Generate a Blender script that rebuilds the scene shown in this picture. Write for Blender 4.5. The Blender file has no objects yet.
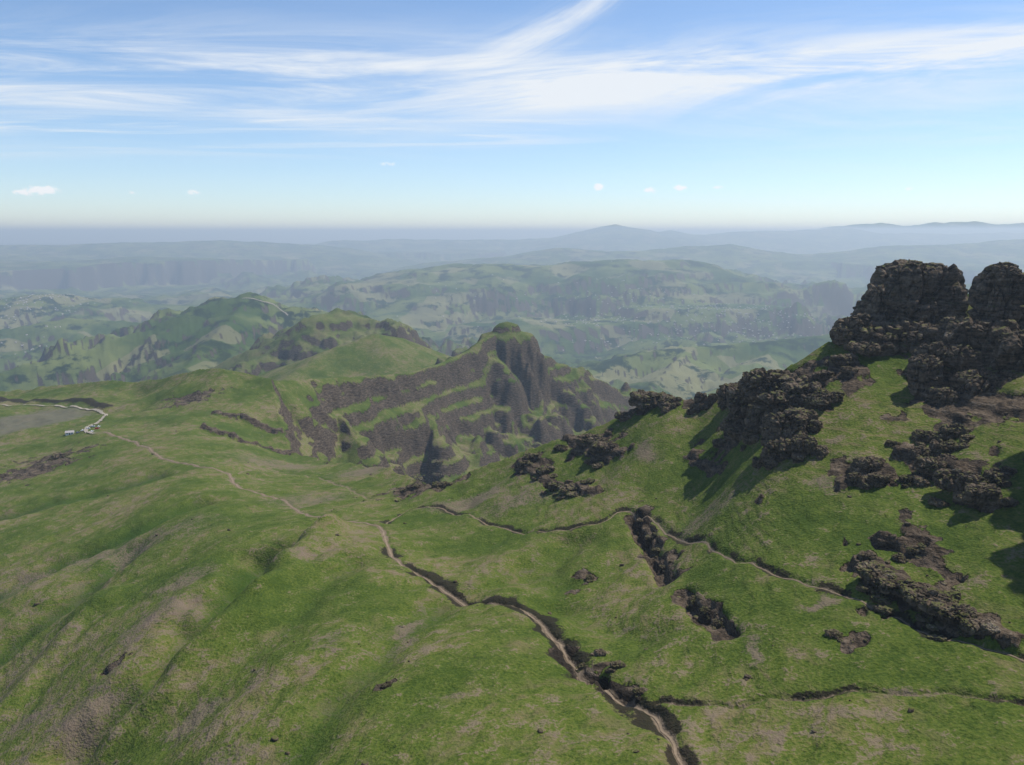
import bpy, bmesh, math, random
import numpy as np
from mathutils import Vector
rng=np.random.default_rng(7); random.seed(7)
scene=bpy.context.scene
scene.view_settings.view_transform='Standard'; scene.view_settings.look='None'
scene.view_settings.exposure=0; scene.view_settings.gamma=1
# ------------------------------------------------------------ camera
F=804.0; TH=math.radians(10.57)
cd=bpy.data.cameras.new("camera"); cam=bpy.data.objects.new("camera",cd)
scene.collection.objects.link(cam)
cd.sensor_width=36; cd.lens=36*F/1024; cd.clip_start=1; cd.clip_end=300000
cam.location=(0,0,0); cam.rotation_euler=(math.radians(90)-TH,0,0)
scene.camera=cam
# survey sight line -> world point at ground distance Y (metres)
def sight(px,py,Y):
    u=(px-512)/F; v=(382.5-py)/F
    dy=math.cos(TH)+v*math.sin(TH); dz=-math.sin(TH)+v*math.cos(TH)
    return (Y*u/dy, Y, Y*dz/dy)
# ------------------------------------------------------------ noise
def _h(ix,iy,iz,seed):
    h=(ix.astype(np.int64)*374761393+iy.astype(np.int64)*668265263+iz.astype(np.int64)*2147483647+seed*1274126177)&0xffffffff
    h=((h^(h>>13))*1274126177)&0xffffffff
    h=((h^(h>>16))*2246822519)&0xffffffff
    h=h^(h>>15)
    return (h&0xffffff)/float(0xffffff)
def n2(x,y,seed=0):
    ix=np.floor(x);iy=np.floor(y);fx=x-ix;fy=y-iy
    ix=ix.astype(np.int64);iy=iy.astype(np.int64);z=np.zeros_like(ix)
    out=0
    ux=fx*fx*fx*(fx*(fx*6-15)+10);uy=fy*fy*fy*(fy*(fy*6-15)+10)
    for dx in(0,1):
        for dy in(0,1):
            a=_h(ix+dx,iy+dy,z,seed)*2*np.pi
            g=np.cos(a)*(fx-dx)+np.sin(a)*(fy-dy)
            out=out+g*(ux if dx else 1-ux)*(uy if dy else 1-uy)
    return out*1.5
def fbm(x,y,L,o=4,seed=0,g=.5):
    r=0;a=1;f=1.0/L;t=0
    for i in range(o):
        r=r+a*n2(x*f+17.3*i,y*f-9.1*i,seed+i);t+=a;a*=g;f*=2.03
    return r/t*1.4
def ridged(x,y,L,o=4,seed=0):
    r=0;a=1;f=1.0/L;t=0
    for i in range(o):
        r=r+a*(1-np.abs(n2(x*f+7.3*i,y*f-3.1*i,seed+i))*1.8);t+=a;a*=.5;f*=2.03
    return r/t
def n3(p,seed=0):
    ip=np.floor(p).astype(np.int64);f=p-ip;u=f*f*(3-2*f);out=0
    for dx in(0,1):
        for dy in(0,1):
            for dz in(0,1):
                v=_h(ip[:,0]+dx,ip[:,1]+dy,ip[:,2]+dz,seed)
                out=out+v*(u[:,0] if dx else 1-u[:,0])*(u[:,1] if dy else 1-u[:,1])*(u[:,2] if dz else 1-u[:,2])
    return out*2-1
def cell3(p,seed=0):
    ip=np.floor(p).astype(np.int64);best=np.full(len(p),9e9);sec=np.full(len(p),9e9);val=np.zeros(len(p))
    for dx in(-1,0,1):
        for dy in(-1,0,1):
            for dz in(-1,0,1):
                c=ip+np.array([dx,dy,dz])
                q=np.stack([c[:,k]+_h(c[:,0],c[:,1],c[:,2],seed+k+1) for k in range(3)],1)
                d=((q-p)**2).sum(1);m=d<best
                sec=np.where(m,best,np.minimum(sec,d))
                val=np.where(m,_h(c[:,0],c[:,1],c[:,2],seed+9),val);best=np.where(m,d,best)
    return val,np.sqrt(sec)-np.sqrt(best)
def sstep(a,b,x):
    t=np.clip((x-a)/(b-a),0,1);return t*t*(3-2*t)
# ------------------------------------------------------------ near mountainside: thin plate spline
CP=[
(690,765,150),(650,705,178),(590,665,205),(520,600,262),(400,560,315),(378,522,395),(250,495,520),(235,480,570),(160,458,660),(100,433,830),
(1024,765,135),(1024,700,155),(1024,650,172),(1024,550,208),(1024,440,262),(1024,350,320),(1200,765,135),(1200,600,185),(1200,400,280),(1400,765,140),(1400,500,230),(1400,300,340),
(850,765,143),(850,700,164),(850,600,206),(850,500,258),(850,400,318),(850,350,350),(940,350,345),(940,450,280),(770,450,310),(770,390,365),
(700,765,151),(700,700,176),(700,600,230),(700,550,275),(700,500,325),(700,450,375),(700,412,415),
(600,765,152),(600,600,262),(600,530,330),(600,480,390),(600,432,440),(650,408,430),
(520,680,195),(520,560,312),(520,520,372),(520,457,462),(440,560,328),(440,520,400),(440,492,455),(380,480,560),(320,466,700),
(0,765,250),(0,690,310),(0,600,400),(0,540,500),(0,480,690),(0,440,880),(0,404,1080),
(100,765,215),(100,690,265),(100,600,350),(100,540,450),(100,480,620),(80,410,1020),
(200,765,185),(200,690,225),(200,600,300),(200,540,390),(200,500,480),
(350,765,163),(350,690,197),(350,600,268),(350,550,322),(500,765,154),
(250,445,780),(210,410,920),(210,370,1060),(270,380,1030),(110,382,1150),(0,395,1230),(140,395,1080),(285,455,820),(275,405,960),
(-250,765,320),(-250,600,500),(-250,480,800),(-250,410,1150),
]
cw=np.array([sight(*c) for c in CP])
def feat(x,y): return np.stack([x/y*2.2,np.log(y)],-1)
cf=feat(cw[:,0],cw[:,1]); ct=cw[:,2]/cw[:,1]
def tps(r2): return np.where(r2>1e-12,0.5*r2*np.log(np.maximum(r2,1e-12)),0)
N=len(cf);D=((cf[:,None]-cf[None])**2).sum(-1)
A=np.zeros((N+3,N+3));A[:N,:N]=tps(D)+np.eye(N)*2e-3;A[:N,N]=1;A[:N,N+1:]=cf;A[N,:N]=1;A[N+1:,:N]=cf.T
W=np.linalg.solve(A,np.concatenate([ct,[0,0,0]]))
def near0(x,y):
    sh=np.shape(x);x=np.ravel(x).astype(float);y=np.ravel(y).astype(float);out=np.zeros(len(x))
    for s in range(0,len(x),60000):
        f=feat(x[s:s+60000],y[s:s+60000]);r2=((f[:,None]-cf[None])**2).sum(-1)
        out[s:s+60000]=tps(r2)@W[:N]+W[N]+f@W[N+1:]
    return (out*y).reshape(sh)
def cast(f,px,py,y0=100,y1=1600,n=1500):
    Y=np.geomspace(y0,y1,n);a=sight(px,py,1.0)
    X=Y*a[0];Z=Y*a[2];g=f(X,Y);k=np.argmax(Z<g)
    if not (Z<g).any(): return None
    return (X[k],Y[k],g[k])
# rim of the near mountainside: beyond it the ground falls into gorge/valleys
rim=[(1500,250,420),(1200,300,400),(1024,300,385),(940,330,382),(850,350,366),(770,388,375),(700,410,425),(650,406,440),(600,430,448),(520,455,470),(470,474,475),(435,490,475),(400,478,560),(380,470,620),
     (320,462,760),(288,450,850),(276,400,965),(272,381,1032)]
rim2=[(272,381,1032),(210,369,1070),(110,381,1160),(0,393,1245),(-250,400,1300)]
def dens(pl,m=10):
    o=[]
    for a,b in zip(pl[:-1],pl[1:]):
        for i in range(m):o.append(tuple(a[k]+(b[k]-a[k])*i/m for k in range(3)))
    o.append(pl[-1]);return np.array(o)
def wpl(pl): return np.array([sight(*p) for p in pl])
R1=wpl(rim);R2=wpl(rim2)
for R in(R1,R2): R[:,2]=near0(R[:,0],R[:,1])
poly=np.concatenate([R1,R2[1:],[[-3000,1300,0],[-3000,-50,0],[3000,-50,0],[3000,420,0]]])[:,:2]
def inside(x,y):
    c=np.zeros(x.shape,bool);n=len(poly)
    for i in range(n):
        x1,y1=poly[i];x2,y2=poly[(i+1)%n]
        if y1==y2: continue
        c^=((y1>y)!=(y2>y))&(x<(x2-x1)*(y-y1)/(y2-y1)+x1)
    return c
def pdist(x,y,pl):
    best=np.full(x.shape,1e12);val=np.zeros(x.shape)
    for a,b in zip(pl[:-1],pl[1:]):
        ex,ey=b[0]-a[0],b[1]-a[1];L=ex*ex+ey*ey+1e-9
        t=np.clip(((x-a[0])*ex+(y-a[1])*ey)/L,0,1)
        d=(x-a[0]-t*ex)**2+(y-a[1]-t*ey)**2;m=d<best
        best=np.where(m,d,best);val=np.where(m,a[2]+t*(b[2]-a[2]),val)
    return np.sqrt(best),val
def tent(x,y,pl,sl,sr,w=0,mod=None,curve=0.0,K=200.):
    out=np.full(x.shape,-1e5)
    for a,b in zip(pl[:-1],pl[1:]):
        ex,ey=b[0]-a[0],b[1]-a[1];L=ex*ex+ey*ey+1e-9
        t=np.clip(((x-a[0])*ex+(y-a[1])*ey)/L,0,1)
        qx=x-a[0]-t*ex;qy=y-a[1]-t*ey
        d=np.maximum(np.sqrt(qx*qx+qy*qy)-w,0)
        side=ex*qy-ey*qx
        if mod is not None: d=d+np.minimum(d,K)*(mod-1)
        k=.5+.5*np.clip(side/(math.sqrt(L)*(20+.2*d)),-1,1)
        s=sl*k+sr*(1-k)
        out=np.maximum(out,a[2]+t*(b[2]-a[2])-s*d/(1+curve*d))
    return out
def terrace(z,s,a=.7,lo=.3,off=0):
    h=z/s+off;k=np.floor(h);f=h-k
    g=np.where(f<a,f/a*lo,lo+(f-a)/(1-a)*(1-lo))
    return (k+g-off)*s
# ------------------------------------------------------------ ridges (world polylines)
T1=wpl([(272,381,1032),(330,378,1150),(410,373,1300),(445,361,1420),(470,350,1500),(488,335,1560),(508,333,1600),(528,341,1625),(545,354,1650),(562,362,1680),(580,372,1700),(605,382,1750),(640,402,1850),(670,430,2000)])
T1b=wpl([(500,338,1590),(480,380,1480),(470,420,1380)])
T1c=wpl([(445,364,1415),(425,395,1300),(440,430,1200)])
T1d=wpl([(350,381,1180),(335,400,1110),(360,440,1030)])
T3=wpl([(285,380,1500),(325,352,1650),(375,334,1750),(400,338,1800),(425,362,1850),(450,380,1900)])
T3b=wpl([(425,352,2150),(452,357,2150),(475,352,2050)])
T2=wpl([(230,358,2300),(290,335,2300),(318,316,2350),(338,307,2400),(365,316,2450),(395,330,2500),(430,352,2600)])
RR1=wpl([(-120,385,2900),(0,372,3100),(80,352,3300),(140,332,3500),(190,312,3650),(225,299,3800),(252,292,3900),(285,305,3900),(330,312,3900),(380,330,3900)])
RR1b=wpl([(252,294,3900),(215,335,3200),(180,370,2700)])
RR0=wpl([(-80,345,5200),(0,330,5000),(70,318,5200),(130,322,5200),(200,330,5200)])
R5=wpl([(560,372,3800),(620,356,4000),(690,345,4200),(760,342,4300),(830,335,4400),(930,330,4400)])
R5b=wpl([(690,347,4200),(650,385,3300),(620,410,2800)])
R5c=wpl([(780,343,4300),(740,380,3500),(700,400,3000)])
P2=wpl([(530,316,6000),(600,322,6200),(660,307,6500),(750,305,6500),(800,324,6400)])
P3=wpl([(-60,298,6500),(0,300,6600),(50,294,6800),(110,303,7000),(200,306,7500)])
P1=wpl([(330,300,7500),(390,285,7800),(450,270,8200),(480,264,8500),(530,266,8500),(590,262,8600),(650,260,8600),(680,270,8500),(740,285,8300),(800,292,8200),(860,290,8200),(1000,285,8200)])
P1b=wpl([(480,266,8500),(430,290,7300),(400,310,6500)])
FR=wpl([(330,241,24000),(420,239,25000),(520,240,25000),(560,237,25000),(585,233,25000),(600,227,25000),(614,224,25000),(632,231,25000),(650,234,25500),(670,230,26000),(705,235,26000),(740,231,26000),(800,230,27000),(850,228,27000),(880,233,27000),(1100,233,27000)])
FR2=wpl([(780,232,38000),(830,227,38000),(880,223,38000),(905,226,38000),(935,223,38000),(975,221,38000),(995,225,38000),(1030,222,38000),(1100,220,38000)])
FR3=wpl([(-60,247,18000),(60,245,18000),(180,242,18500),(230,240,19000),(300,245,19000)])
FR4=wpl([(560,248,15000),(640,252,14500),(720,245,15000),(800,254,15000),(870,248,15000),(1024,240,16000),(1100,240,16000)])
G=[([(262,550),(215,600),(160,660),(100,722),(40,785)],15,12),([(130,545),(75,595),(0,650)],8,13),([(440,600),(350,680),(270,775)],4,9),
   ([(200,500),(110,540),(0,590)],6,14),([(150,474),(60,500),(0,515)],6,19),([(350,560),(280,635),(170,740)],3,8),
   ([(560,545),(510,570),(470,588)],3,10),([(640,640),(600,625),(560,600)],2.5,8),
   ([(632,515),(650,545),(668,580)],5,3.0),([(684,592),(705,615),(728,632)],3.5,3.0),([(560,650),(590,672),(625,690)],2.0,3.2),([(560,600),(545,560),(575,540)],3,9),
   ([(100,600),(50,660),(0,720)],-5,10),([(330,530),(240,620),(120,740)],-7,9),([(440,470),(460,500),(500,520)],1.5,6)]
GW=[(np.array([cast(near0,*p) for p in pl]),d,w) for pl,d,w in G]
# long low basalt ledges following the slope (polyline, height)
LED=[([(862,566),(895,586),(935,606),(992,634)],2.6),([(905,458),(945,478),(992,502)],2.6),([(845,484),(870,470),(892,482)],1.8),([(518,464),(545,480),(595,492)],2.0),([(565,436),(600,456),(628,450)],2.2),
     ([(722,392),(770,412),(822,404)],2.5),([(690,455),(720,470)],1.4),([(880,545),(915,552),(950,575)],1.6),([(215,414),(250,422),(290,434)],4),([(205,430),(245,442),(290,452)],4)]
LW=[(np.array([cast(near0,*p) for p in pl]),h) for pl,h in LED]
PATCH=[ # rocky ground (px,py,rx,ry,strength); below .62 = bare-earth scar
(775,395,60,22,1),(790,445,30,22,1),(730,385,25,20,1),(595,445,34,10,.8),(535,465,18,10,.8),(645,455,18,10,.6),
(870,470,22,12,.8),(965,475,40,25,.9),(940,400,30,40,.8),(985,400,45,50,1),(910,545,35,20,.8),(925,592,60,14,.9),(820,600,30,8,.6),(650,398,26,9,1),(700,400,20,10,.9),
(650,540,10,34,1),(705,610,18,14,.9),(590,575,14,10,.7),(745,640,12,22,.6),(845,635,16,6,.7),(900,690,50,6,.5),(850,370,30,20,.7),
(425,483,30,10,1),(370,470,30,8,.6),(190,397,22,5,.8),(280,465,60,6,.5),(30,470,40,8,.7),(60,455,30,5,.65),(90,705,26,16,.58),(165,610,34,18,.55),(195,715,14,24,.58),(410,620,12,20,.58),
(385,685,10,5,.75),(60,640,20,10,.5),(120,665,14,5,.66),(520,500,60,14,.45),(470,500,50,8,.55),(700,520,60,12,.45),(310,500,60,8,.45),(140,540,60,12,.45),(900,420,20,10,.7),(760,500,10,6,.66),
(600,665,35,8,.7),(560,640,16,10,.66),(830,480,30,8,.5),(900,510,14,16,.66),(70,560,50,8,.5),(180,580,30,10,.5),(300,560,40,8,.42),(220,760,40,16,.5),(30,720,30,12,.5),(330,640,20,10,.42),(250,680,16,12,.5),(450,700,22,10,.45),(780,740,40,10,.45),(560,745,30,8,.4)]
PW=[]
for px,py,rx,ry,s in PATCH:
    c=cast(near0,px,py);l=cast(near0,px-rx,py);q=cast(near0,px,py-ry);q2=cast(near0,px,py+ry)
    if c is None: continue
    q=q if q is not None and q[1]-c[1]<150 else c
    PW.append((c[0],c[1],abs(c[0]-l[0]) if l is not None and abs(l[1]-c[1])<60 else rx*c[1]/F, max(3,(q[1]-q2[1])/2) if q2 is not None else 10,s))
TR={
'main':[(712,800),(690,765),(672,735),(655,712),(625,695),(595,678),(572,655),(548,625),(525,605),(490,597),(455,588),(425,573),(400,560),(388,545),(378,525),(345,520),(310,515),(285,502),(255,492),(237,487),(228,474),(200,467),(165,458),(145,447),(125,438),(104,433)],
'upper':[(386,522),(410,510),(440,508),(475,517),(510,528),(550,530),(600,522),(625,510),(650,518),(690,540),(740,558),(800,578),(850,595),(900,615),(950,635),(1024,655),(1100,680)],
'lower':[(660,702),(720,700),(790,695),(860,690),(930,690),(1024,700),(1100,710)],
'side':[(237,474),(262,468),(300,474),(340,486),(372,500)]}
TW={k:np.array([cast(near0,*p) for p in v]) for k,v in TR.items()}
def smooth(pl,m=8):
    p=np.array(pl);o=[]
    for i in range(len(p)-1):
        p0=p[max(i-1,0)];p1=p[i];p2=p[i+1];p3=p[min(i+2,len(p)-1)]
        for j in range(m):
            t=j/m;o.append(.5*((2*p1)+(-p0+p2)*t+(2*p0-5*p1+4*p2-p3)*t*t+(-p0+3*p1-3*p2+p3)*t**3))
    o.append(p[-1]);return np.array(o)
TW={k:smooth(v,6) for k,v in TW.items()}
for k,v in TW.items():   # meander
    v[:,0]+=1.5*n2(v[:,0]/9,v[:,1]/9,77)+.5*n2(v[:,0]/3,v[:,1]/3,79);v[:,1]+=2.4*n2(v[:,0]/9,v[:,1]/9,78)
# ------------------------------------------------------------ terrain grid
na,nr=1000,1300
az=np.radians(np.linspace(-45,45,na));rr=np.concatenate([np.geomspace(75,2500,int(nr*.75),endpoint=False),np.geomspace(2500,110000,nr-int(nr*.75))])
RRg,AZ=np.meshgrid(rr,az,indexing='ij')
X=RRg*np.sin(AZ);Y=RRg*np.cos(AZ)
ins=inside(X,Y);lim=RRg<3000
zn=np.full(X.shape,-1e5)
m=ins&lim
zn[m]=near0(X[m],Y[m])
rockm=np.zeros(X.shape);soil=np.zeros(X.shape);dark=np.zeros(X.shape);lush_shade=np.zeros(X.shape);grey=np.zeros(X.shape);bare=np.zeros(X.shape)
xs,ys=X[m],Y[m]
dz=np.zeros(xs.shape);rk=np.zeros(xs.shape);lu_sh=np.zeros(xs.shape);br=np.zeros(xs.shape)
gx=xs+2.5*fbm(xs,ys,28,3,21);gy=ys+5*fbm(xs,ys,28,3,22)
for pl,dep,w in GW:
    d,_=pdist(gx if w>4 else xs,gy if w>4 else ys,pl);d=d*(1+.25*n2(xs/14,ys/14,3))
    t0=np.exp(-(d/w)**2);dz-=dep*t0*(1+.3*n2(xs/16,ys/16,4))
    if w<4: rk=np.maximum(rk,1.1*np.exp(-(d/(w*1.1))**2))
    elif dep>0: lu_sh=np.maximum(lu_sh,np.exp(-(d/(w*.95))**2)*min(1,dep/7))  # gully mask: moist growth and painted-in gully shade together
lush_shade[m]=lu_sh
wx_=xs+5*fbm(xs,ys,18,3,66);wy_=ys+9*fbm(xs,ys,18,3,67)
for cx,cy,rx,ry,s in PW:
    q=((wx_-cx)/rx)**2+((wy_-cy)/ry)**2
    if s<.62: br=np.maximum(br,s*1.5*np.exp(-q*.9))
    else: rk=np.maximum(rk,s*np.exp(-q*.9))
for pl,h in LW:
    d,_=pdist(xs+2.5*fbm(xs,ys,9,3,81),ys+4*fbm(xs,ys,9,3,82),pl);wl=1.6+h*.7*(1+.4*n2(xs/7,ys/7,83))
    e=np.exp(-(d/wl)**4);dz+=h*e*(1+.35*n2(xs/5,ys/5,84));rk=np.maximum(rk,1.15*np.exp(-(d/(wl*1.25))**2))
bare[m]=np.clip(br,0,1)
nb=fbm(xs,ys,22,5,31)
nfine=fbm(xs,ys,5,4,37)
rot=.55;us=xs*math.cos(rot)-ys*math.sin(rot);vs=xs*math.sin(rot)+ys*math.cos(rot)
dz+=2.6*fbm(us/1.0,vs/4.5,34,3,51)*sstep(160,300,ys)+1.0*fbm(us,vs/3,16,3,53)
dz+=.5*nb+.28*nfine+3*fbm(xs,ys,90,3,58)*sstep(300,700,ys)
tt_=zn[m]+dz+1.5*fbm(xs,ys,20,3,59)
dz+=.5*(terrace(tt_,2.1,.72,.42)-tt_)*sstep(-.1,.3,fbm(xs,ys,35,3,60))   # sheep-track terracettes
rkm=sstep(.3,.6,rk+.5*fbm(xs,ys,8,5,61)*(rk>.03)+.3*fbm(xs,ys,22,4,62)*(rk>.03))
led=terrace(zn[m]+dz+2*fbm(xs,ys,15,3,71),4.5,.7,.3)-(zn[m]+dz)
dz+=rkm*np.clip(led,-2.5,3.5)*1.1+rkm*(1.0*fbm(xs,ys,4,4,73)+.8)
rockm[m]=rkm
tr=np.zeros(xs.shape);dkm=np.zeros(xs.shape)
for k,pl in TW.items():
    d,zt=pdist(xs,ys,pl)
    w={'main':1.05,'upper':.75,'lower':.65,'side':1.0}[k]*(1+.5*n2(xs/6,ys/6,91))*(1+ys/430)
    t=np.exp(-(d/w)**2);tr=np.maximum(tr,t*(.92 if k=='main' else .65))
    low=sstep(360,300,ys) if k=='main' else .4
    e=.8*t*(1+low)*np.clip(350/ys,.3,1)
    wb=w*(1.5+1.9*low*np.clip(n2(xs/11,ys/11,93)+.3,0,1))
    dk=np.exp(-((d-w*.7)/wb)**2)*sstep(-.5,.2,n2(xs/13,ys/13,95)+.3*low)*(k!='side')*(.38+.8*low)*sstep(700,350,ys)
    dkm=np.maximum(dkm,dk);dz-=e+.8*dk*low
soil[m]=tr
# cut bank above the car-park road
cb=np.array([cast(near0,*p) for p in [(-40,400),(20,401),(60,402),(95,405),(108,409)]])
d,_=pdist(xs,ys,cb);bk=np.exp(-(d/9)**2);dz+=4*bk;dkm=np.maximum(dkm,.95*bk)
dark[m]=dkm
zn[m]+=dz
H=sstep(780,900,ys)
zn[m]+=H*5*fbm(xs,ys,60,4,99)
# outside the rim
o=(~ins)&(RRg<4000)
Rd=dens([tuple(p) for p in R1],6);Rd[:,2]=near0(Rd[:,0],Rd[:,1])
R2d=dens([tuple(p) for p in R2],6);R2d[:,2]=near0(R2d[:,0],R2d[:,1])
xo,yo=X[o],Y[o]
d,zv=pdist(xo,yo,Rd)
mod=.55*fbm(xo,yo,160,4,11)+.25*fbm(xo,yo,50,3,13)
zz=zv-1.0*(d+np.minimum(d,120)*mod)-.5+1.2*fbm(xo,yo,22,4,31)-12*sstep(4,22,d+9*fbm(xo,yo,30,3,15))*sstep(600,700,yo)
tq=zz+5*fbm(xo,yo,90,3,14)
zz=zz+(terrace(tq,20,.6,.3)-tq)*.8*sstep(5,35,d)
d,zv=pdist(xo,yo,R2d)
zz=np.maximum(zz,zv-(.5+1.0*sstep(-330,-280,xo))*(d+np.minimum(d,150)*.4*fbm(xo,yo,160,4,12)))
zn[o]=zz
# ---- mid & far
Z=np.full(X.shape,-820.0)
big=RRg>700
xb,yb=X[big],Y[big]
base=-800+130*fbm(xb,yb,2600,5,101)+170*(ridged(xb,yb,1100,5,111)-.4)*sstep(1500,4000,yb)
farz=-980+640*np.clip(ridged(xb,yb,3600,7,121)-.28,0,1)**1.2
mes=fbm(xb,yb,6000,6,131);farz=np.maximum(farz,-860+360*sstep(.12,.16,mes)+90*fbm(xb,yb,2500,4,132))
base=base+(farz-base)*sstep(8000,13000,yb)
base-=250*sstep(30000,60000,yb)
z=base
m1=1+.6*fbm(xb,yb,190,4,141)+.45*(ridged(xb,yb,110,3,145)-.6)
m2=1+.6*fbm(xb,yb,420,5,151)+.6*(ridged(xb,yb,230,5,155)-.6)
m3=1+.55*fbm(xb,yb,1300,5,161)+.6*(ridged(xb,yb,600,5,165)-.6)
m4=1+.4*fbm(xb,yb,3000,5,171)
c1=6*fbm(xb,yb,50,4,181)
def stra(t,s,mk,wob=8,a=.66,lo=.22,L=120,sd=193):
    q=t+wob*fbm(xb,yb,L,3,sd);return t+(terrace(q,s,a,lo)-q)*mk
tz=np.maximum.reduce([tent(xb,yb,T1,.5,.98,3,m1,.0004),tent(xb,yb,T1b,.88,.88,4,m1,.0005),tent(xb,yb,T1c,.88,.88,4,m1,.0005),tent(xb,yb,T1d,.92,.92,3,m1,.0005)])+.3*c1
dT,_=pdist(xb,yb,T1);dT=dT+16*fbm(xb,yb,60,3,194)
tz-=20*sstep(8,24,dT)*sstep(1060,1120,yb)*(.5+.5*sstep(-.25,.1,fbm(xb,yb,130,3,206)))      # steep band under the crest
tz-=24*sstep(55,70,dT+22*fbm(xb,yb,90,3,202))*sstep(-.2,.1,fbm(xb,yb,150,3,204))
cm=sstep(-.4,-.05,fbm(xb,yb,120,3,191))*.95+.05
tz=stra(tz,23,cm*sstep(-215,-240,tz),4,.6,.3)
z=np.maximum(z,tz)
# castle-like knob
kx,ky,kz=sight(507,333,1600)
qd=np.sqrt(((xb-kx)/1.2)**2+(yb-ky)**2)*(1+.18*fbm(xb,yb,25,3,198))
z=np.maximum(z,kz+23-(qd/17)**5*2-.3*qd+1.5*fbm(xb,yb,12,3,195))
z=np.maximum(z,kz+8-(qd/33)**5*2-.2*qd+1.5*fbm(xb,yb,14,3,196))
z=np.maximum(z,tent(xb,yb,T3,.42,.42,6,1+.2*fbm(xb,yb,300,3,142),.0002)+2*fbm(xb,yb,60,3,143))
t=np.maximum(tent(xb,yb,T2,.6,.6,5,m2,.0003,300),tent(xb,yb,T3b,.8,.8,5,m2,.0003))+1.2*c1
z=np.maximum(z,stra(t,36,.7*sstep(-.05,.25,fbm(xb,yb,300,3,197)),10))
t=np.maximum(tent(xb,yb,RR1,.4,.5,8,m2,.0001,500),tent(xb,yb,RR1b,.5,.5,5,m2,0,400))+1.5*c1;z=np.maximum(z,stra(t,48,.5*sstep(.1,.3,fbm(xb,yb,500,3,199)),15))
t=tent(xb,yb,RR0,.3,.3,20,m3,0,900)+1.5*c1;z=np.maximum(z,t)
t=np.maximum.reduce([tent(xb,yb,R5,.32,.42,10,m2,0,500),tent(xb,yb,R5b,.42,.42,5,m2,0,500),tent(xb,yb,R5c,.42,.42,5,m2,0,500)])+1.5*c1;z=np.maximum(z,stra(t,55,.6*sstep(-.05,.25,fbm(xb,yb,600,3,200)),15))
t=tent(xb,yb,P3,.25,.32,120,m3,0,1200)+12*fbm(xb,yb,250,4,201);z=np.maximum(z,stra(t,75,.5*sstep(0,.2,fbm(xb,yb,900,3,203)),15,.62,.14,500))
t=tent(xb,yb,P2,.3,.6,260,m3,0,1200)+12*fbm(xb,yb,250,4,201)
z=np.maximum(z,stra(t,85,.98*sstep(-.45,-.2,fbm(xb,yb,900,3,203)),12,.68,.1,500))
t=np.maximum(tent(xb,yb,P1,.2,.22,350,m3,0,2000),tent(xb,yb,P1b,.25,.25,100,m3,0,2000))+22*fbm(xb,yb,450,4,205)
z=np.maximum(z,stra(t,95,.8*sstep(-.1,.1,fbm(xb,yb,1200,3,207)),20,.75,.2,700))
t=np.maximum.reduce([tent(xb,yb,FR,.22,.22,60,m4,0,2000),tent(xb,yb,FR3,.12,.12,200,m4,0,4000),tent(xb,yb,FR4,.16,.16,150,m4,0,4000),tent(xb,yb,FR2,.2,.2,100,m4,0,3000)])+45*fbm(xb,yb,1100,5,209);z=np.maximum(z,t)
Z[big]=z
full=np.maximum(Z,zn)
Z=np.where((ins&lim),zn,full)
P=np.stack([X,Y,Z],-1)
gr=np.gradient(P,axis=0);ga=np.gradient(P,axis=1);nn=np.cross(ga,gr);nn/=np.linalg.norm(nn,axis=-1,keepdims=True)+1e-9
nz=np.abs(nn[...,2])
thr=.70+.13*sstep(1800,3000,RRg)+.07*sstep(3500,7000,RRg)
rs=sstep(thr,thr-.12,nz+.08*fbm(X,Y,30,3,301))*(RRg>420)
rockm=np.maximum(rockm,rs*np.where((ins&lim),.8,1))
c=cast(near0,35,420)
if c is not None:
    q=((X-c[0])/66)**2+((Y-c[1])/76)**2
    grey=np.exp(-q**2)*ins
def gridz(x,y):
    r=np.hypot(x,y);a=np.arctan2(x,y)
    i=np.clip(np.interp(r,rr,np.arange(nr)),0,nr-1.001);j=np.clip((a-az[0])/(az[1]-az[0]),0,na-1.001)
    i0=i.astype(int);j0=j.astype(int);fi=i-i0;fj=j-j0
    return (Z[i0,j0]*(1-fi)*(1-fj)+Z[i0+1,j0]*fi*(1-fj)+Z[i0,j0+1]*(1-fi)*fj+Z[i0+1,j0+1]*fi*fj)
def mkmesh(name,V,Fc,mats,smooth_=True,matidx=None):
    me=bpy.data.meshes.new(name);V=np.asarray(V,dtype=np.float32);Fc=np.asarray(Fc,dtype=np.int32);k=Fc.shape[1]
    me.vertices.add(len(V));me.vertices.foreach_set('co',V.ravel())
    me.loops.add(Fc.size);me.loops.foreach_set('vertex_index',Fc.ravel())
    me.polygons.add(len(Fc));me.polygons.foreach_set('loop_start',np.arange(len(Fc),dtype=np.int32)*k)
    me.polygons.foreach_set('loop_total',np.full(len(Fc),k,dtype=np.int32))
    for mt in mats: me.materials.append(mt)
    if matidx is not None: me.polygons.foreach_set('material_index',np.asarray(matidx,dtype=np.int32))
    me.update(calc_edges=True)
    me.polygons.foreach_set('use_smooth',np.full(len(Fc),smooth_,dtype=bool))
    ob=bpy.data.objects.new(name,me);scene.collection.objects.link(ob);return ob
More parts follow.
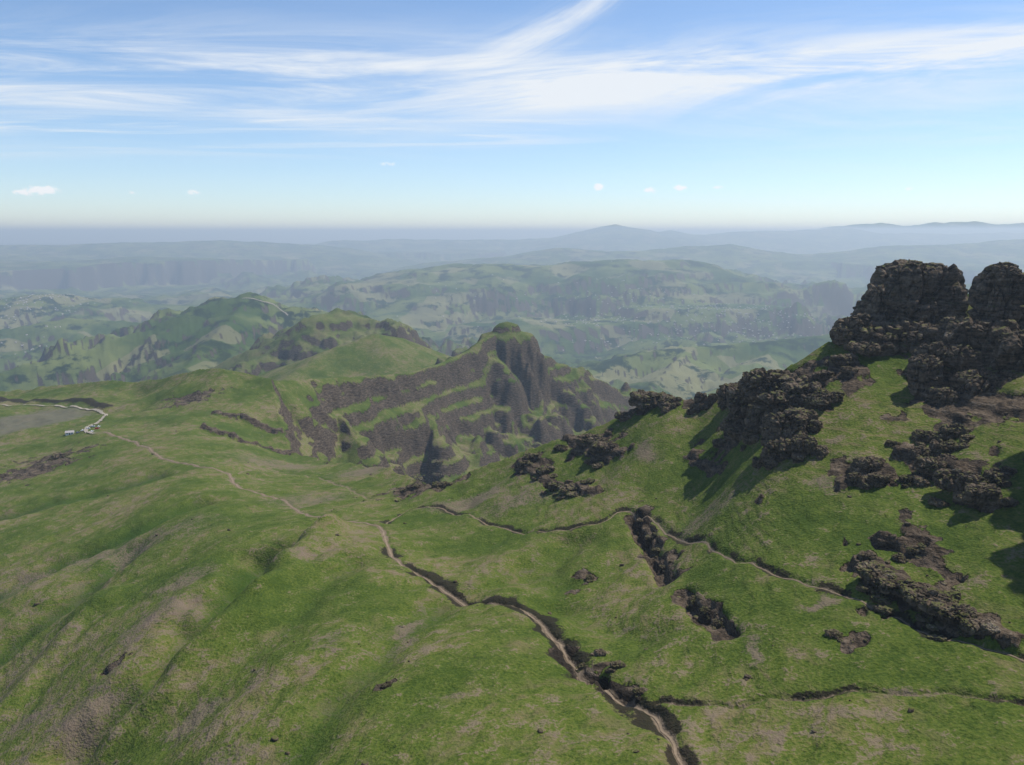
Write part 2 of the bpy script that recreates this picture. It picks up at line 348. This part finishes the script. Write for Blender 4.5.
# ------------------------------------------------------------ materials
class NT:
    def __init__(s,name,world=False):
        if world: s.m=bpy.data.worlds.new(name)
        else: s.m=bpy.data.materials.new(name)
        s.m.use_nodes=True;s.t=s.m.node_tree;s.t.nodes.clear()
    def n(s,ty,ins={},**kw):
        nd=s.t.nodes.new(ty)
        for k,v in kw.items(): setattr(nd,k,v)
        for k,v in ins.items():
            if isinstance(v,bpy.types.NodeSocket): s.t.links.new(v,nd.inputs[k])
            else: nd.inputs[k].default_value=v
        return nd
    def math(s,op,a,b=0,c=0,clamp=False):
        return s.n('ShaderNodeMath',{0:a,1:b,2:c},operation=op,use_clamp=clamp).outputs[0]
    def noise(s,vec,scale,detail=4,rough=.55,dist=0,**k):
        return s.n('ShaderNodeTexNoise',{'Vector':vec,'Scale':scale,'Detail':detail,'Roughness':rough,'Distortion':dist}).outputs[0]
    def mix(s,f,a,b):
        nd=s.t.nodes.new('ShaderNodeMix');nd.data_type='RGBA'
        for k,v in((0,f),(6,a),(7,b)):
            if isinstance(v,bpy.types.NodeSocket): s.t.links.new(v,nd.inputs[k])
            else: nd.inputs[k].default_value=v if k==0 else (*v,1)
        return nd.outputs[2]
    def rng(s,x,a,b,c=0,d=1):
        return s.n('ShaderNodeMapRange',{0:x,1:a,2:b,3:c,4:d},interpolation_type='SMOOTHSTEP').outputs[0]
    def out(s,col,rough=.95,bump=None,bs=.5,bd=1):
        kw={'Base Color':col,'Roughness':rough,'Specular IOR Level':.05}
        if bump is not None: kw['Normal']=s.n('ShaderNodeBump',{'Height':bump,'Strength':bs,'Distance':bd}).outputs[0]
        b=s.n('ShaderNodeBsdfPrincipled',kw)
        s.n('ShaderNodeOutputMaterial',{'Surface':b.outputs[0]});return s.m
def grass_color(t,pos):
    a=t.noise(pos,1/60,4,.65);b=t.noise(pos,1/6,4,.72);c=t.noise(pos,1/.9,2,.6)
    s=t.math('ADD',t.math('MULTIPLY',a,.5),t.math('ADD',t.math('MULTIPLY',b,.25),t.math('MULTIPLY',c,.35)))
    g=t.mix(t.rng(s,.44,.57),(.046,.073,.011),(.083,.109,.018))
    g=t.mix(t.rng(s,.53,.68),g,(.15,.14,.042))
    return g,a,b,c
def rock_color(t,pos):
    st=t.n('ShaderNodeVectorMath',{0:pos,1:(1,1,4.5)},operation='MULTIPLY').outputs[0]
    r1=t.noise(st,1/7,5,.62);r2=t.noise(pos,1/1.1,3,.7)
    k=t.math('ADD',t.math('MULTIPLY',r1,.65),t.math('MULTIPLY',r2,.35))
    c=t.mix(t.rng(k,.4,.56),(.04,.031,.023),(.135,.1,.068))
    return t.mix(t.rng(k,.54,.67),c,(.25,.2,.145)),r1,r2
def terrain_mat():
    t=NT("grassland_ground");pos=t.n('ShaderNodeNewGeometry').outputs['Position']
    at=t.n('ShaderNodeAttribute',attribute_name='masks');sep=t.n('ShaderNodeSeparateColor',{0:at.outputs['Color']})
    rock,soil,dark=sep.outputs[0],sep.outputs[1],sep.outputs[2];far=at.outputs['Alpha']
    at2=t.n('ShaderNodeAttribute',attribute_name='cover');sep2=t.n('ShaderNodeSeparateColor',{0:at2.outputs['Color']})
    lush_shade_,grey_,bare_=sep2.outputs[0],sep2.outputs[1],sep2.outputs[2]
    g,a,b,c=grass_color(t,pos)
    lay=t.n('ShaderNodeVectorMath',{0:pos,1:(1/14,1/14,1/.9)},operation='MULTIPLY').outputs[0]
    tc=t.noise(lay,1,3,.65)                        # contour-hugging streaks of dead grass and bare earth
    dry=t.math('MULTIPLY',t.rng(tc,.49,.65),t.rng(a,.39,.58))
    g=t.mix(t.math('MULTIPLY',dry,.65),g,(.17,.125,.07))
    bc=t.math('ADD',b,t.math('MULTIPLY',c,.5))
    ba=t.math('ADD',bc,t.math('MULTIPLY',t.math('SUBTRACT',a,.5),.6))
    g=t.mix(t.math('MULTIPLY',t.rng(ba,.80,.93),.72),g,(.185,.138,.098))
    g=t.mix(t.math('MULTIPLY',t.rng(bc,.66,.56),.4),g,(.034,.056,.008))
    ln=t.math('ADD',lush_shade_,t.math('MULTIPLY',t.math('SUBTRACT',b,.5),.9))
    g=t.mix(t.math('MULTIPLY',t.math('MULTIPLY',t.rng(ln,.2,.85),t.rng(lush_shade_,.02,.2)),.7),g,(.028,.06,.009))  # dark green: lush growth, with gully shade painted into the same colour
    v=t.n('ShaderNodeTexVoronoi',{'Vector':pos,'Scale':1/300,'Randomness':1}).outputs['Color']
    vs=t.n('ShaderNodeSeparateColor',{0:v}).outputs[0]
    fl=t.mix(t.rng(t.noise(pos,1/600,5,.7),.4,.62),(.038,.068,.012),(.125,.145,.04))
    fl=t.mix(t.math('MULTIPLY',t.rng(vs,.74,.8),.42),fl,(.25,.205,.125))
    fl=t.mix(t.rng(t.noise(pos,1/200,5,.75),.52,.58),fl,(.012,.027,.008))
    g=t.mix(far,g,fl)
    rc,r1,r2=rock_color(t,pos)
    tn=t.math('SUBTRACT',t.math('ADD',t.math('MULTIPLY',r2,.6),t.math('MULTIPLY',b,.4)),.5)
    rn=t.math('ADD',rock,t.math('MULTIPLY',tn,1.6))
    rf=t.math('MULTIPLY',t.rng(rn,.38,.6),t.rng(rock,.03,.15))
    rc=t.mix(t.math('MULTIPLY',far,.6),rc,(.075,.063,.048))
    rc=t.mix(.3,rc,(.03,.022,.015))
    bn=t.math('ADD',bare_,t.math('MULTIPLY',tn,2.6))
    g=t.mix(t.math('MULTIPLY',t.math('MULTIPLY',t.rng(bn,.35,.8),t.rng(bare_,.05,.3)),.8),g,(.165,.122,.088))
    g=t.mix(t.math('MULTIPLY',t.rng(t.math('ADD',grey_,t.math('MULTIPLY',tn,1.8)),.25,.85),.8),g,(.13,.115,.085))
    col=t.mix(rf,g,rc)
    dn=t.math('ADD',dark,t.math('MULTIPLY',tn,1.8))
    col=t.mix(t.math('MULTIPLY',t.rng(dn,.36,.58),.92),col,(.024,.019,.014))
    sn=t.math('ADD',soil,t.math('MULTIPLY',tn,.9))
    sc=t.mix(c,(.13,.097,.062),(.23,.175,.12))
    col=t.mix(t.math('MULTIPLY',t.rng(sn,.42,.72),t.rng(soil,.03,.1)),col,sc)
    h=t.math('ADD',t.math('MULTIPLY',b,1.05),t.math('ADD',t.math('MULTIPLY',c,.6),t.math('MULTIPLY',t.math('MULTIPLY',r1,rf),3)))
    return t.out(col,.95,h,.9,1.0)
def rock_mat():
    t=NT("basalt_rock");ge=t.n('ShaderNodeNewGeometry');pos=ge.outputs['Position']
    rc,r1,r2=rock_color(t,pos)
    nzv=t.n('ShaderNodeSeparateXYZ',{0:ge.outputs['Normal']}).outputs[2]
    k=t.math('ADD',nzv,t.math('MULTIPLY',t.math('SUBTRACT',t.noise(pos,1/5,3,.6),.5),1.0))
    col=t.mix(t.math('MULTIPLY',t.rng(k,.84,.98),.8),rc,(.09,.098,.025))
    h=t.math('ADD',t.math('MULTIPLY',r1,1.2),t.math('MULTIPLY',r2,.35))
    return t.out(col,.9,h,.7,.8)
def plain(name,col,rough=.8,var=.25,sc=2.0):
    t=NT(name);pos=t.n('ShaderNodeTexCoord').outputs['Object']
    c=t.mix(t.noise(pos,sc,3,.6),tuple(x*(1-var) for x in col),tuple(min(1,x*(1+var)) for x in col))
    return t.out(c,rough)
M_T=terrain_mat();M_R=rock_mat()
# ------------------------------------------------------------ terrain object
idx=np.arange(nr*na).reshape(nr,na)
q=np.stack([idx[:-1,:-1],idx[:-1,1:],idx[1:,1:],idx[1:,:-1]],-1).reshape(-1,4)[:,::-1]
ter=mkmesh("mountain_terrain",P.reshape(-1,3),q,[M_T])
col=np.stack([rockm,soil,dark,sstep(1600,3600,RRg)],-1).reshape(-1,4).astype(np.float32)
ca=ter.data.color_attributes.new("masks",'FLOAT_COLOR','POINT');ca.data.foreach_set('color',col.ravel())
col=np.stack([lush_shade,grey,bare,0*lush_shade+1],-1).reshape(-1,4).astype(np.float32)
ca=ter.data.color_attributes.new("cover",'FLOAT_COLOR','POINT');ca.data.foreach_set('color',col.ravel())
# ------------------------------------------------------------ path strips
def strip(name,pl,w,mat,lift=.12,step=1.0):
    pl=np.array(pl)[:,:2];seg=np.hypot(*np.diff(pl,axis=0).T);s=np.concatenate([[0],np.cumsum(seg)])
    n=max(int(s[-1]/step),8);u=np.linspace(0,s[-1],n);x=np.interp(u,s,pl[:,0]);y=np.interp(u,s,pl[:,1])
    tx=np.gradient(x);ty=np.gradient(y);l=np.hypot(tx,ty)+1e-9;nx,ny=-ty/l,tx/l
    V=[];K=5
    for k in range(K):
        f=(k/(K-1)-.5)
        ww=w*(1+.5*n2(u/5.0,u*0+(3 if f<0 else 8),400)+.4*n2(u/1.7,u*0+(13 if f<0 else 28),401))*(1+y/400)
        xx=x+nx*f*ww;yy=y+ny*f*ww;zz=gridz(xx,yy)+lift*(1+y/400)
        V.append(np.stack([xx,yy,zz],1))
    V=np.stack(V,1);id_=np.arange(n*K).reshape(n,K)
    f=np.stack([id_[:-1,:-1],id_[:-1,1:],id_[1:,1:],id_[1:,:-1]],-1).reshape(-1,4)
    return mkmesh(name,V.reshape(-1,3),f,[mat])
M_P=plain("trampled_earth",(.23,.172,.115),.95,.45,.9);M_RD=plain("gravel_road",(.30,.26,.2),.95,.15,.1)
strip("hiking_trail",TW['main'],.48,M_P);strip("hiking_trail",TW['upper'],.26,M_P,.08)
def gcast(px,py,y0=100,y1=9000): return cast(gridz,px,py,y0,y1,4000)
def road(pts,w,y0=100,y1=9000):
    p=[gcast(*q_,y0,y1) for q_ in pts];p=[a for a in p if a is not None]
    if len(p)>2: strip("gravel_road",smooth(p,6),w,M_RD,.3,3)
road([(-60,404),(0,405),(40,406),(75,407),(98,411),(106,416),(97,424),(86,431),(95,434)],1.2,700,1400)
road([(267,372),(271,374),(276,376),(284,377),(292,379)],1.1,900,1300)
road([(242,299),(256,300),(268,303),(278,308),(288,316)],.6,2500,5000)
# ------------------------------------------------------------ rocks
_ico={}
def ico(n):
    if n not in _ico:
        bm=bmesh.new();bmesh.ops.create_icosphere(bm,subdivisions=n,radius=1)
        v=np.array([x.co[:] for x in bm.verts]);f=np.array([[y.index for y in x.verts] for x in bm.faces]);bm.free();_ico[n]=(v,f)
    return _ico[n]
def lump(c,s,sub,seed,blk=.6,rough=1.0,rz=None):
    v,f=ico(sub);v=v.copy()
    q=v/((np.abs(v)**7).sum(1)**(1/7))[:,None];v=v*(1-blk)+q*blk*.88
    a=rng.uniform(0,6.28) if rz is None else rz;s=np.array(s,float)
    p=v*s
    R=np.array([[math.cos(a),-math.sin(a),0],[math.sin(a),math.cos(a),0],[0,0,1]])
    if rz is None:
        tl=rng.uniform(-.25,.25,2);R=R@np.array([[1,0,tl[0]],[0,1,tl[1]],[-tl[0],-tl[1],1]])
    p=p@R.T
    sz=s.mean();w=p+np.array(c)
    nrm=(v/np.linalg.norm(v,axis=1)[:,None])@R.T
    d=np.zeros(len(p));L=sz*1.1;A=sz*.17
    for i in range(5 if sub>3 else 2):
        d+=A*n3(w/L+seed*3.1+i*11,seed+i);L*=.5;A*=.42
    if sub>3:
        cw_=w*np.array([1,1,.42]);cw_=cw_+.06*sz*np.stack([n3(w/(sz*.6)+k*7,seed+k) for k in range(3)],1)
        for sc,am in((sz*.55,.27),(sz*.25,.1),(sz*.12,.03)):
            val,e=cell3(cw_/sc,seed+int(sc*7));d+=(val-.5)*sz*am*rough;d-=sz*am*1.0*np.clip(.12-e,0,.12)/.12*rough
        # horizontal lava beds: hard ledges standing out, soft beds cut back (same levels on every block)
        zl=w[:,2]+.5*n3(w/9,50)
        st=n3(np.stack([zl/2.6,0*zl,0*zl],1)+3,51)+.5*n3(np.stack([zl/1.1,0*zl,0*zl],1)+3,52);st=np.sign(st)*np.abs(st)**.35
        d+=st*min(.06*sz,.65)*np.clip(1.1-np.abs(nrm[:,2])*1.2,0,1)
    return w+nrm*d[:,None],f
def rockobj(name,lumps):
    V=[];Fs=[];o_=0
    for v,f in lumps: V.append(v);Fs.append(f+o_);o_+=len(v)
    return mkmesh(name,np.concatenate(V),np.concatenate(Fs),[M_R],False)
def block(px,py,Y,wpx,hpx,dep=1.0,sub=6,seed=1,blk=.6,rz=None):
    c=sight(px,py,Y);k=Y/F
    return lump(c,(wpx*k/2,wpx*k/2*dep,hpx*k/2),sub,seed,blk+.12,.9,rz=rng.uniform(-.3,.3) if rz is None else rz)
rockobj("domed_crag",[block(918,308,375,90,100,.8,6,3,.3),block(886,318,370,60,70,.8,6,5,.2),block(860,330,364,48,38,.9,6,8,.2),block(946,322,372,40,88,.9,6,11,.3),
  block(905,340,360,110,40,.8,6,14,.3),block(930,278,377,44,30,.9,5,16,.3),block(842,336,358,24,18,.9,5,18,.3),block(902,286,376,40,32,.9,5,19,.3),block(870,348,352,50,18,.8,5,20,.3)])
rockobj("cliff_crag",[block(1002,310,345,54,86,.9,6,23,.3),block(1003,276,343,34,26,.9,5,24,.3),block(1046,325,345,64,84,1,6,25,.4),block(978,352,334,74,76,.9,6,27,.4),block(1018,385,318,86,110,.9,6,29,.4),block(946,366,328,60,56,.9,6,31,.3),
  block(984,402,312,78,74,.8,6,33,.4),block(926,376,320,36,48,.8,5,35,.3),block(1075,390,320,90,130,1,6,37,.5),block(1024,425,298,60,48,.8,5,39,.4),block(960,340,338,44,54,.8,6,41,.3),block(945,405,312,40,40,.8,5,42,.3),block(970,432,300,34,24,.8,5,43,.3)])
def outcrop(name,specs,emb=.32,sub=5,jag=4):
    L=[]
    for i,(px,py,w,h) in enumerate(specs):
        c=gcast(px,py,100,1500)
        if c is None: continue
        k=c[1]/F;sx=w*k/2;sz=h*k/2
        L.append(lump((c[0],c[1]+sx*.3,c[2]+sz*(1-2*emb)),(sx,sx*.8,sz),sub,int(px*3+py),.6,1.0,rng.uniform(-.5,.5)))
        for j in range(jag):
            a=rng.uniform(0,6.28);r=sx*rng.uniform(.7,1.3);q_=rng.uniform(.25,.55)
            x,y=c[0]+r*math.cos(a),c[1]+.8*r*math.sin(a);z=float(gridz(np.array([x]),np.array([y]))[0])
            L.append(lump((x,y,z+sz*q_*.3),(sx*q_,sx*q_*.9,sz*q_),4,int(px+j*7),.5))
    if L: rockobj(name,L)
outcrop("rocky_outcrop",[(728,388,38,34),(745,384,50,34),(768,394,60,34),(748,408,44,30),(785,412,56,30),(804,397,40,20),(830,400,30,12),(788,440,46,42),(780,458,34,30),(806,452,28,22),(766,425,40,32),(735,402,34,26),(800,428,36,28),(752,440,20,20),(825,378,24,10),(845,362,26,10)])
outcrop("rocky_outcrop",[(650,405,42,20),(668,407,20,14),(633,408,20,12)]);outcrop("rock_pinnacle",[(701,408,14,24),(694,412,10,14),(712,404,12,16)])
outcrop("rocky_outcrop",[(592,444,36,12),(606,452,32,11),(575,434,22,9),(533,462,22,12),(546,474,20,10),(524,466,14,8),(572,491,32,7),(556,487,20,6),(560,450,14,6)])
outcrop("rocky_outcrop",[(868,474,32,22),(880,484,24,16),(856,484,18,14),(892,446,12,8),(848,372,14,8)])
outcrop("rocky_outcrop",[(938,472,38,20),(962,488,46,22),(985,500,38,20),(920,458,28,18),(948,452,34,16),(910,482,20,10),(1000,480,30,16),(930,440,30,12),(958,436,30,14)])
outcrop("rocky_outcrop",[(875,576,38,11),(900,590,44,13),(928,603,48,15),(955,616,44,15),(978,631,32,12),(868,558,18,7),(900,560,16,6),(885,545,14,6),(915,552,18,6),(888,584,40,10),(942,610,40,12)])
outcrop("rocky_outcrop",[(640,526,10,11),(650,543,11,11),(656,556,11,11),(664,572,11,10),(590,580,10,6),(694,604,14,9),(706,615,14,9),(718,626,14,8)])
outcrop("rocky_outcrop",[(425,483,30,10),(412,490,16,8),(440,488,18,8),(835,636,18,6),(385,688,10,5),(60,458,20,6),(748,678,8,4),(600,655,14,7),(618,668,18,8),(640,694,16,7),(583,668,12,6)])
bx=[]
for (x,y,sx,sz,sd) in((229,226,42,80,61),(262,266,40,80,63),(181,148,38,55,65),(266,192,50,90,67)):
    z=float(gridz(np.array([x*1.0]),np.array([y*1.0]))[0]);bx.append(lump((x,y,z+sz*.45),(sx,sx,sz),6,sd,.6,rz=.3))
rockobj("rock_buttress",bx)
# scattered boulders, lying on the rocky ground
L=[];T=5000
pr=np.exp(rng.uniform(math.log(130),math.log(900),T));pa=rng.uniform(-.62,.62,T)
bx_,by_=pr*np.sin(pa),pr*np.cos(pa);gi=np.interp(pr,rr,np.arange(nr)).astype(int);gj=np.clip((pa-az[0])/(az[1]-az[0]),0,na-1).astype(int)
den=.8*rockm[gi,gj]+.12*bare[gi,gj]+.035
keep=(rng.uniform(0,1,T)<den)&(inside(bx_,by_));bx_,by_,pr=bx_[keep],by_[keep],pr[keep];bz=gridz(bx_,by_)
for x,y,z_,r in zip(bx_,by_,bz,pr):
    s=(.15+.65*rng.uniform()**4)*(1+r/600)
    L.append(lump((x,y,z_+s*.15),(s,s*rng.uniform(.6,1),s*rng.uniform(.45,.8)),2 if s<.8 else 3,int(rng.integers(999)),.4))
rockobj("scattered_boulders",L);print('boulders',len(L))
# ------------------------------------------------------------ villages
M_H=plain("pale_plaster",(.55,.5,.44),.8,.2,.02);M_HR=plain("tin_roof",(.38,.34,.32),.5,.3,.02)
V=[];Fc=[];mi=[]
def house(x,y,z,w,l,h,a):
    b=len(V);ca_,sa=math.cos(a),math.sin(a)
    for (i,j,k) in((-1,-1,-1),(1,-1,-1),(1,1,-1),(-1,1,-1),(-1,-1,h),(1,-1,h),(1,1,h),(-1,1,h)):
        V.append((x+ca_*i*w-sa*j*l,y+sa*i*w+ca_*j*l,z+k))
    for j in(-1,1): V.append((x-sa*j*l,y+ca_*j*l,z+h+w*.5))
    for f,m_ in(((0,1,5,4),0),((1,2,6,5),0),((2,3,7,6),0),((3,0,4,7),0),((4,8,9,7),1),((5,6,9,8),1),((4,5,8,8),0),((7,9,9,6),0)):
        Fc.append([b+q_ for q_ in f]);mi.append(m_)
for (px,py,R,n) in((20,303,420,110),(60,298,300,50),(610,330,450,80),(590,308,400,50),(700,326,450,130),(760,326,450,130),(790,332,350,50),(640,292,500,40),(10,355,200,40),(470,300,600,25),(730,312,300,40)):
    c=gcast(px,py,2000,14000)
    if c is None: continue
    for i in range(n):
        x=c[0]+rng.normal()*R*.6;y=c[1]+rng.normal()*R*.8;z_=float(gridz(np.array([x]),np.array([y]))[0])
        house(x,y,z_,rng.uniform(3,5.5),rng.uniform(4,7),3,rng.uniform(0,3))
def pymesh(name,V,Fc,mi,mats,parent=None):
    me=bpy.data.meshes.new(name);me.from_pydata(V,[],[list(dict.fromkeys(f)) for f in Fc])
    for m_ in mats: me.materials.append(m_)
    me.polygons.foreach_set('material_index',mi);ob=bpy.data.objects.new(name,me);scene.collection.objects.link(ob);ob.parent=parent;return ob
pymesh("distant_village",V,Fc,mi,[M_H,M_HR])
# ------------------------------------------------------------ hut by the car park
M_W=plain("whitewashed_wall",(.75,.74,.7),.8,.06,.5);M_D=plain("dark_opening",(.03,.03,.035),.4)
c=gcast(70,434,600,1300)
if c is not None:
    hut=bpy.data.objects.new("small_hut",None);scene.collection.objects.link(hut);hut.location=(c[0],c[1],c[2]-.2);hut.rotation_euler=(0,0,.35)
    w_,l_,h_=4.0,2.6,2.6
    pymesh("walls",[(-w_,-l_,-1),(w_,-l_,-1),(w_,l_,-1),(-w_,l_,-1),(-w_,-l_,h_),(w_,-l_,h_),(w_,l_,h_),(-w_,l_,h_),(-w_,0,h_+1.4),(w_,0,h_+1.4)],
      [(0,1,5,4),(1,2,6,9,5),(2,3,7,6),(3,0,4,8,7)],[0]*4,[M_W],hut)
    e=.5
    pymesh("roof",[(-w_-e,-l_-e,h_-.2),(w_+e,-l_-e,h_-.2),(w_+e,0,h_+1.48),(-w_-e,0,h_+1.48),(w_+e,l_+e,h_-.2),(-w_-e,l_+e,h_-.2)],[(0,1,2,3),(3,2,4,5)],[0,0],[M_HR],hut)
    y_=-l_-.02
    pymesh("door",[(-.5,y_,-.2),(.5,y_,-.2),(.5,y_,2),(-.5,y_,2)],[(0,1,2,3)],[0],[M_D],hut)
    pymesh("windows",[(-3.0,y_,1),(-1.8,y_,1),(-1.8,y_,2),(-3.0,y_,2),(1.8,y_,1),(3.0,y_,1),(3.0,y_,2),(1.8,y_,2)],[(0,1,2,3),(4,5,6,7)],[0,0],[M_D],hut)
# ------------------------------------------------------------ parked cars
M_TY=plain("tyre_rubber",(.02,.02,.02),.8);M_G=plain("window_glass",(.03,.035,.04),.15)
def car(x,y,a,colr,name="parked_car"):
    mt=plain("car_paint",colr,.35,.03);bm=bmesh.new()
    def ext(prof,w,mi_,inset=0):
        vs=[[bm.verts.new((px_,s*(w-(inset if pz>1.1 else 0)),pz)) for px_,pz in prof] for s in(-1,1)]
        n=len(prof)
        for i in range(n):
            f=bm.faces.new((vs[0][i],vs[0][(i+1)%n],vs[1][(i+1)%n],vs[1][i]));f.material_index=mi_
        for s in vs: bm.faces.new(s).material_index=mi_
    ext([(-2.2,.35),(2.2,.35),(2.25,.75),(1.2,.95),(-2.0,1.0),(-2.25,.8)],.88,0)
    ext([(1.15,.96),(.45,1.42),(-1.3,1.45),(-1.95,1.0)],.80,1,.12)
    ext([(.45,1.43),(-1.3,1.46),(-1.2,1.52),(.35,1.5)],.70,0)
    for wx in(-1.4,1.4):
        for wy in(-.8,.8):
            r=bmesh.ops.create_cone(bm,cap_ends=True,segments=16,radius1=.34,radius2=.34,depth=.22)
            for v in r['verts']:
                xx,yy,zz_=v.co;v.co=(xx+wx,zz_+wy,yy+.34)
                for f in v.link_faces:f.material_index=2
    bmesh.ops.recalc_face_normals(bm,faces=bm.faces)
    me=bpy.data.meshes.new(name);bm.to_mesh(me);bm.free()
    for m_ in(mt,M_G,M_TY): me.materials.append(m_)
    ob=bpy.data.objects.new(name,me);scene.collection.objects.link(ob)
    ob.location=(x,y,float(gridz(np.array([x]),np.array([y]))[0])+.15);ob.rotation_euler=(0,0,a)
for i,(px,py,cl) in enumerate([(88,429,(.8,.8,.8)),(93,427,(.75,.76,.78)),(97,429,(.5,.05,.04)),(83,431,(.8,.8,.8)),(78,433,(.12,.14,.2)),(92,432,(.78,.78,.78)),(99,427,(.7,.7,.7))]):
    c=gcast(px,py,600,1300)
    if c is not None: car(c[0],c[1],.3+.2*i,cl)
# ------------------------------------------------------------ haze
t=NT("haze_air");v1=t.n('ShaderNodeVolumeScatter',{'Color':(.72,.87,1.0,1),'Density':8.2e-5,'Anisotropy':0.25})
v2=t.n('ShaderNodeVolumeAbsorption',{'Color':(.3,.72,1.0,1),'Density':1.5e-5})
t.n('ShaderNodeOutputMaterial',{'Volume':t.n('ShaderNodeAddShader',{0:v1.outputs[0],1:v2.outputs[0]}).outputs[0]})
B=115000.0;HT=160
hv=[(-B,-B,-1600),(B,-B,-1600),(B,B,-1600),(-B,B,-1600),(-B,-B,HT),(B,-B,HT),(B,B,HT),(-B,B,HT)]
hz=mkmesh("atmosphere_haze",hv,[(0,3,2,1),(4,5,6,7),(0,1,5,4),(1,2,6,5),(2,3,7,6),(3,0,4,7)],[t.m],False)
# ------------------------------------------------------------ sun + sky
EL=math.radians(57);AZS=math.radians(62)
sd=bpy.data.lights.new("sun",'SUN');sd.energy=5.0;sd.angle=math.radians(.5);sd.color=(1,.975,.93)
so=bpy.data.objects.new("sun",sd);scene.collection.objects.link(so)
dv=Vector((math.sin(AZS)*math.cos(EL),math.cos(AZS)*math.cos(EL),math.sin(EL)));so.rotation_euler=dv.to_track_quat('Z','Y').to_euler()
w=NT("World",True);scene.world=w.m
sky=w.n('ShaderNodeTexSky',sky_type='NISHITA',sun_disc=False,sun_elevation=EL,sun_rotation=AZS,altitude=1500,air_density=1.0,dust_density=.5,ozone_density=4.0)
g=w.n('ShaderNodeTexCoord').outputs['Generated'];sx=w.n('ShaderNodeSeparateXYZ',{0:g})
yy=w.math('MAXIMUM',sx.outputs[1],.02)
a=w.math('DIVIDE',sx.outputs[0],yy);tt=w.math('DIVIDE',sx.outputs[2],yy)
def gauss(x,c,s):
    q=w.math('DIVIDE',w.math('SUBTRACT',x,c),s);return w.math('EXPONENT',w.math('MULTIPLY',w.math('MULTIPLY',q,q),-1))
def cn(ax,tx,sa,st,seed,detail=4,rough=.6,dist=.6):
    v=w.n('ShaderNodeCombineXYZ',{0:w.math('MULTIPLY',ax,sa),1:w.math('MULTIPLY',tx,st),2:seed}).outputs[0]
    return w.noise(v,1,detail,rough,dist)
def M(*l):
    r=l[0]
    for x in l[1:]: r=w.math('MULTIPLY',r,x)
    return r
t1=w.math('SUBTRACT',tt,w.math('MULTIPLY',a,.09))
n1_=cn(a,t1,2.6,22,1.3,6,.66,.9)
c1_=M(w.rng(n1_,.36,.66),gauss(t1,.165,.036),w.rng(a,-.3,.1))
t2=w.math('SUBTRACT',tt,w.math('MULTIPLY',w.math('POWER',w.math('MAXIMUM',w.math('ADD',a,.1),0),2),1.6))
c2_=M(w.rng(cn(a,t2,3.5,34,4.7,5,.66),.36,.68),gauss(t2,.2,.02),gauss(a,.05,.12),.8)
n3_=cn(a,tt,2.0,24,7.9,6,.66,.8)
c3_=M(w.rng(n3_,.38,.7),gauss(tt,.185,.045),w.rng(a,.2,-.3),.8)
c4_=M(w.rng(cn(a,tt,2.4,60,2.9),.5,.68),gauss(tt,.118,.02),w.rng(a,.2,-.1),.7)
c5_=M(w.rng(n3_,.3,.8),gauss(tt,.15,.06),.55)
pn=w.math('MULTIPLY',w.math('SUBTRACT',cn(a,tt,80,130,3.3,4,.65,.3),.5),2.0)
pf=None
for a0,t0,sa,st,amp in((-.57,.0505,.022,.006,1.2),(-.59,.0485,.014,.005,1.0),(.105,.053,.008,.005,.9),(.168,.05,.01,.004,.75),(.203,.053,.009,.004,.85),(-.46,.048,.006,.003,.6),(-.385,.048,.01,.004,.65),(-.15,.082,.014,.004,.5),(.48,.052,.008,.003,.7),(.25,.053,.01,.003,.7)):
    p_=M(gauss(a,a0,sa),gauss(tt,t0,st),amp);pf=p_ if pf is None else w.math('MAXIMUM',pf,p_)
pf=M(w.rng(w.math('ADD',pf,w.math('MULTIPLY',pn,w.rng(pf,.02,.4))),.3,.85),.9)
s=c1_
for q_ in(c2_,c3_,c4_,c5_): s=w.math('ADD',s,q_)
s=w.math('MINIMUM',s,.92)
fr_=w.math('GREATER_THAN',sx.outputs[1],.03)
s=w.math('MULTIPLY',s,fr_);pf=w.math('MULTIPLY',pf,fr_)
mx=w.t.nodes.new('ShaderNodeMix');mx.data_type='RGBA'
w.t.links.new(s,mx.inputs[0]);w.t.links.new(sky.outputs[0],mx.inputs[6]);mx.inputs[7].default_value=(5.9,6.15,6.4,1)
m2_=w.t.nodes.new('ShaderNodeMix');m2_.data_type='RGBA'
w.t.links.new(pf,m2_.inputs[0]);w.t.links.new(mx.outputs[2],m2_.inputs[6]);m2_.inputs[7].default_value=(6.8,6.9,7.1,1)
bg=w.n('ShaderNodeBackground',{'Color':m2_.outputs[2],'Strength':.15});w.n('ShaderNodeOutputWorld',{'Surface':bg.outputs[0]})
